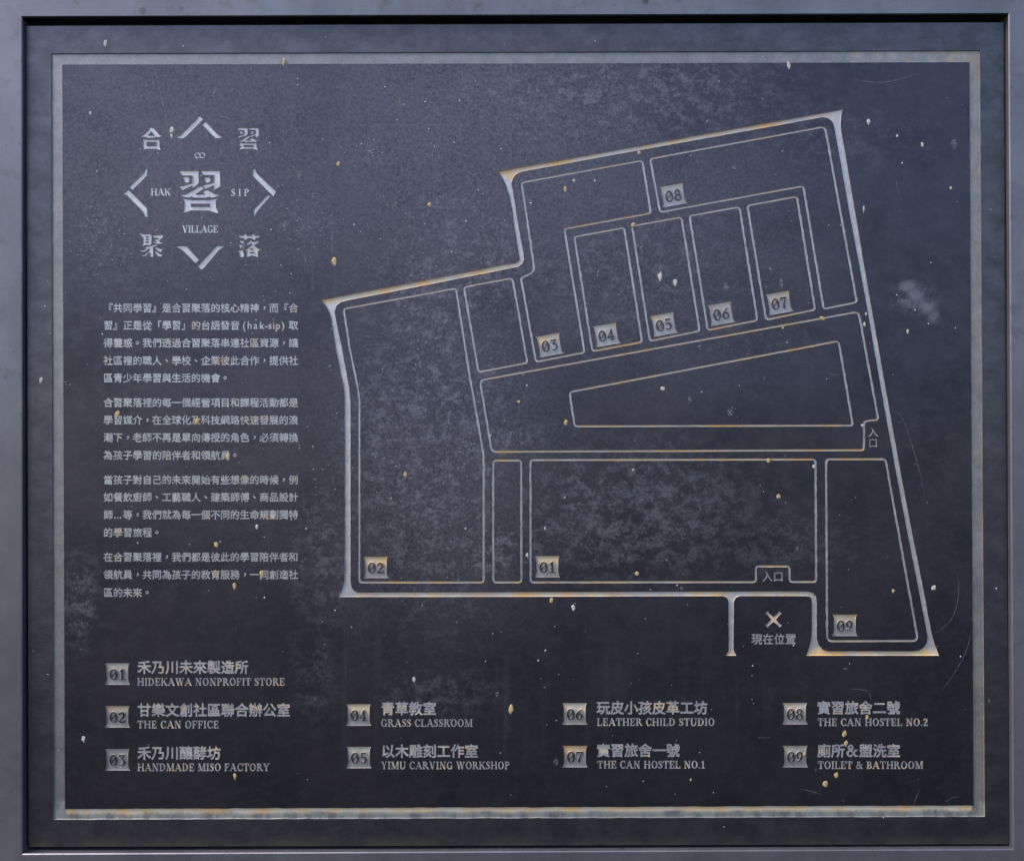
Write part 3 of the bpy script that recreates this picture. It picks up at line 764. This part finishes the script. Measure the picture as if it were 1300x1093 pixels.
made = {}
order = sorted((t for t in groups if t >= 0), key=lambda t: (PARTS[t]['name'] == 'numeral', t))
for t in order:
    p = PARTS[t]; fs = groups[t]
    ed = edges_of(fs)
    bnd = [(a, b) for (a, b) in ed if (b, a) not in ed]
    idx = {}; vs = []; out = []; ru = []
    if p['kind'] == 'plate':                          # numeral: island left standing at face level
        for i in {i for f in fs for i in f}: idx[i] = len(vs); vs.append(P(ov[i].x, ov[i].y, 0.0))
        for f in fs: out.append(tuple(reversed([idx[i] for i in f])))
        made[t] = link(p['name'], vs, out, M_PLATE, made.get(p['parent'], plaque)); continue
    nrm = {}
    for a, b in bnd:
        e = ov[b] - ov[a]
        if e.length < 1e-9: continue
        e.normalize(); nn = Vector((-e.y, e.x))       # inward for CCW faces
        nrm.setdefault(a, Vector((0, 0))); nrm.setdefault(b, Vector((0, 0)))
        nrm[a] += nn; nrm[b] += nn
    rf = p['rust']
    for i in {i for f in fs for i in f}:
        x, y = ov[i].x, ov[i].y
        r = max(0.0, rf(x, y)) if rf else 0.0
        if i in nrm and nrm[i].length > 1e-6:
            n = nrm[i].normalized() * p['inset']; x += n.x; y += n.y
        idx[i] = len(vs); vs.append(P(x, y, p['depth'])); ru.append(r)
    for f in fs: out.append(tuple(reversed([idx[i] for i in f])))
    top = {}
    for a, b in bnd:
        for i in (a, b):
            if i not in top:
                top[i] = len(vs); vs.append(P(ov[i].x, ov[i].y, 0.0)); ru.append(ru[idx[i]])
        out.append((idx[a], idx[b], top[b], top[a]))
    o = link(p['name'], vs, out, {'border_strip': M_BORDER, 'number_tile': M_TILE}.get(p['name'], M_ETCH), plaque, ru)
    if p['label']: o['label'] = p['label']
    made[t] = o

# ---------------------------------------------------------------- droppings, dried drops, grit and scratches on the face
def blob(px, py, rx, ry, mat, name="dropping", h=0.7, seed=0.0, tail=0.0):
    n = 16; vs = [P(px, py - ry * .1, -h)]; ru = None
    for k, (f, d) in enumerate(((.6, -h * .85), (.9, -h * .4), (1.0, .02))):
        for i in range(n):
            a = 2 * math.pi * i / n
            j = 1 + .5 * nz(math.cos(a) * 1.2 + seed, math.sin(a) * 1.2, seed * 1.7)
            yy = math.sin(a) * ry * f * j
            if yy > 0: yy *= 1 + tail * (math.sin(a) ** 6)
            vs.append(P(px + math.cos(a) * rx * f * j, py + yy, d))
    fs = [(0, 1 + i, 1 + (i + 1) % n) for i in range(n)]
    for k in range(2):
        for i in range(n):
            j = (i + 1) % n
            fs.append((1 + k * n + i, 1 + (k + 1) * n + i, 1 + (k + 1) * n + j, 1 + k * n + j))
    o = link(name, vs, fs, mat, plaque)
    o.data.polygons.foreach_set('use_smooth', [True] * len(fs))
    return o
g, c_, d_ = M_GOLD, M_CREAM, M_GREY
spots = [(424.5, 331, 3.6, 4.8, g), (728.5, 229.5, 1.8, 1.9, c_), (755, 229.5, 1.5, 1.7, c_), (838, 351, 3.2, 5.5, c_), (857, 359, 3.4, 4.2, c_), (841.3, 493.6, 3, 3.2, c_),
         (718.5, 536, 2.6, 3.4, g), (514.5, 602, 2.4, 4.0, g), (149, 525.5, 3.2, 4.2, g), (250, 535, 3.4, 3.8, g), (289.5, 578.5, 2.6, 4.6, g), (332.5, 728.5, 2.8, 5.0, g), (326, 668.5, 1.8, 3.2, c_),
         (274.3, 691, 2.6, 3.4, g), (297.5, 743.5, 2.6, 3.6, g), (525.5, 862, 2.2, 3.6, c_), (648.5, 898.8, 3.2, 5.6, g), (700, 762.3, 3.0, 3.4, g), (728, 771, 2.6, 4.0, c_), (535.5, 768.5, 1.8, 2.4, d_),
         (1185.5, 746.0, 3.2, 3.6, c_), (1134, 750, 2.4, 2.6, g), (1072, 931, 3.0, 4.0, g), (1074, 943, 2.6, 3.4, g), (1061.5, 984, 3.2, 3.8, g), (1048, 994.5, 3.6, 4.4, g), (1101, 910, 2.6, 3.2, g),
         (1021, 957.5, 2.2, 2.6, g), (298, 985, 2.2, 3.8, g), (52, 482.5, 2.6, 3.8, c_), (106, 937.5, 2.4, 4.0, c_), (360.3, 78.3, 2.4, 4.2, g), (1001.5, 82.5, 2.4, 4.2, c_), (1102.5, 154.5, 2.4, 3.6, c_),
         (1139, 173, 1.6, 1.9, c_), (1171, 183.5, 2.0, 3.2, c_), (1211.5, 182, 4.4, 7, d_), (1207, 239, 1.8, 2.0, c_), (1096.5, 265, 1.2, 5.0, c_), (854, 101, 3.4, 4.0, d_), (717.5, 240, 2.0, 3.4, g),
         (933, 212.5, 2.8, 3.2, d_), (811.3, 194, 2.2, 2.6, g), (804, 285.5, 3.0, 3.2, g), (921.5, 364.5, 4.2, 5.2, d_), (978.3, 342.3, 3.2, 4.0, d_), (991.5, 359, 3.0, 6.6, d_), (814.5, 315, 2.8, 3.2, d_),
         (1099.5, 398.6, 1.2, 2.2, c_), (1097.5, 411.6, 1.5, 2.8, c_), (1043.8, 404.3, 4.0, 2.6, g), (994, 416.6, 1.6, 1.6, g), (1152.4, 420.8, 1.8, 3.0, c_), (970.5, 479.5, 1.8, 2.4, d_), (876, 507, 2.8, 4.6, d_),
         (927, 523.5, 4.0, 4.2, d_), (804, 596.5, 1.5, 1.7, c_), (975.5, 584.5, 2.8, 3.0, g), (1033.4, 592.4, 2.2, 2.6, c_), (988.3, 630, 2.8, 3.0, g), (1012, 695.5, 2.6, 3.6, d_), (808.7, 728, 2.6, 3.0, g),
         (705.5, 967, 3.0, 4.6, d_), (218.2, 165.5, 3.8, 4.0, c_), (218, 172.6, 1.6, 3.0, c_), (380.6, 222, 4.6, 6.0, d_), (361.5, 288, 3.8, 6.4, d_), (271.5, 119, 3.0, 5.4, d_), (313, 141, 3.6, 3.0, d_),
         (195.5, 104.5, 3.4, 4.4, d_), (584, 165.5, 2.8, 4.6, d_), (507, 130, 3.8, 5.0, d_), (429.5, 208, 2.8, 3.0, g), (545, 260, 2.6, 2.8, g), (502, 260.5, 3.0, 5.6, d_), (133.5, 54.5, 2.2, 5.0, c_),
         (476.5, 577, 4.6, 5.0, d_), (1094.8, 540.4, 2.2, 2.4, c_), (865.5, 747.5, 2, 2.4, d_), (734.5, 609.5, 1.8, 3.0, d_), (692, 671, 1.6, 1.8, c_), (669.5, 704.5, 2.0, 3.0, c_),
         (877, 989.5, 1.2, 1.8, c_), (1036, 977, 1.4, 2.2, d_), (1073, 848.5, 2.2, 1.8, d_), (631, 881, 2.0, 3.4, d_), (114.5, 144, 1.6, 2.4, c_), (658.5, 510, 2.2, 2.2, g), (2.5, 1027, 4, 5, c_)]
for i, (x, y, rx, ry, m) in enumerate(spots):
    big = rx > 8
    if x < 25: continue
    blob(x, y, rx * .92, ry * .92, m, "dried_drop" if m is d_ else "dropping", 0.10 if m is d_ else 0.4, i * 1.37, .35 if ry > 1.3 * rx else 0)

# fine grit nobody could count
gv, gf = [], []
def grit(px, py, r):
    n = 7; b = len(gv); e = random.uniform(.7, 1.5); ph = random.random() * 6
    gv.append(P(px, py, -r * .6))
    for i in range(n):
        a = ph + 2 * math.pi * i / n
        q = r * random.uniform(.75, 1.2)
        gv.append(P(px + math.cos(a) * q, py + math.sin(a) * q * e, .02))
    for i in range(n): gf.append((b, b + 1 + i, b + 1 + (i + 1) % n))
cnt = 0
while cnt < 480:
    x, y = random.uniform(40, 1268), random.uniform(40, 1060)
    wgt = 0.16 + 0.9 * math.exp(-((x - 380) / 230) ** 2 - ((y - 330) / 260) ** 2) + .35 * math.exp(-((x - 700) / 260) ** 2 - ((y - 480) / 300) ** 2)
    if random.random() > wgt * (0.5 + sstep(-.3, .4, nz(x / 60, y / 60, 1))): continue
    cnt += 1
    grit(x, y, random.choice((.4, .45, .5, .5, .55, .6, .7, .8, 1.1)))
for cx0, cy0, sp, n in ((130, 300, 22, 60), (395, 285, 26, 60), (474, 190, 7, 22), (551, 195, 6, 12), (590, 571, 7, 10), (927, 523, 4, 10), (503, 590, 4, 6)):
    for _ in range(n): grit(random.gauss(cx0, sp), random.gauss(cy0, sp), random.uniform(.3, .65))
gr = link("grit", gv, gf, M_SPECK, plaque); gr["kind"] = "stuff"

def scratch(pts, wd=.55):
    q = [Vector(p) for p in pts]; L = []; n = len(q)
    # smooth
    fine = []
    for i in range(n - 1):
        p0 = q[max(0, i - 1)]; p1 = q[i]; p2 = q[i + 1]; p3 = q[min(n - 1, i + 2)]
        for s in range(6):
            t_ = s / 6
            fine.append(.5 * ((2 * p1) + (p2 - p0) * t_ + (2 * p0 - 5 * p1 + 4 * p2 - p3) * t_ ** 2 + (-p0 + 3 * p1 - 3 * p2 + p3) * t_ ** 3))
    fine.append(q[-1]); m = len(fine); vs = []; fs = []
    for i, p in enumerate(fine):
        t_ = (fine[min(m - 1, i + 1)] - fine[max(0, i - 1)]).normalized(); nn = Vector((-t_.y, t_.x))
        w_ = wd * (.25 + .75 * math.sin(math.pi * (i + .5) / m)) / 2 * (1 + .5 * nz(p.x * .4, p.y * .4, 4))
        for s in (1, -1): vs.append(P(p.x + nn.x * w_ * s, p.y + nn.y * w_ * s, -.04))
    for i in range(m - 1): fs.append((2 * i, 2 * i + 1, 2 * i + 3, 2 * i + 2))
    link("scratch", vs, fs, M_SCR, plaque)
for pts in [[(1131, 519), (1144, 529), (1153, 550), (1168, 600), (1174, 632)], [(1215, 726), (1217, 752), (1211, 780), (1198, 796), (1186, 804)], [(1234, 800), (1225, 830), (1212, 853), (1196, 876)],
            [(1078, 874), (1101, 877), (1106, 890)], [(1016, 1001), (1030, 1004), (1042, 1008)], [(1168, 1001), (1163, 1012), (1160, 1021)],
            [(1082, 101), (1115, 105), (1142, 101), (1168, 92)], [(962, 936), (978, 936)], [(1062, 475), (1058, 476), (1052, 474)], [(80, 105), (83, 107), (87, 115)], [(196, 87), (204, 120), (214, 165)],
            [(1002, 659), (1006, 666)], [(1200, 1018), (1210, 1012), (1218, 1011)], [(277, 149), (287, 149), (294, 155)], [(1138, 230), (1139, 240), (1142, 247)]]:
    scratch(pts, .42)
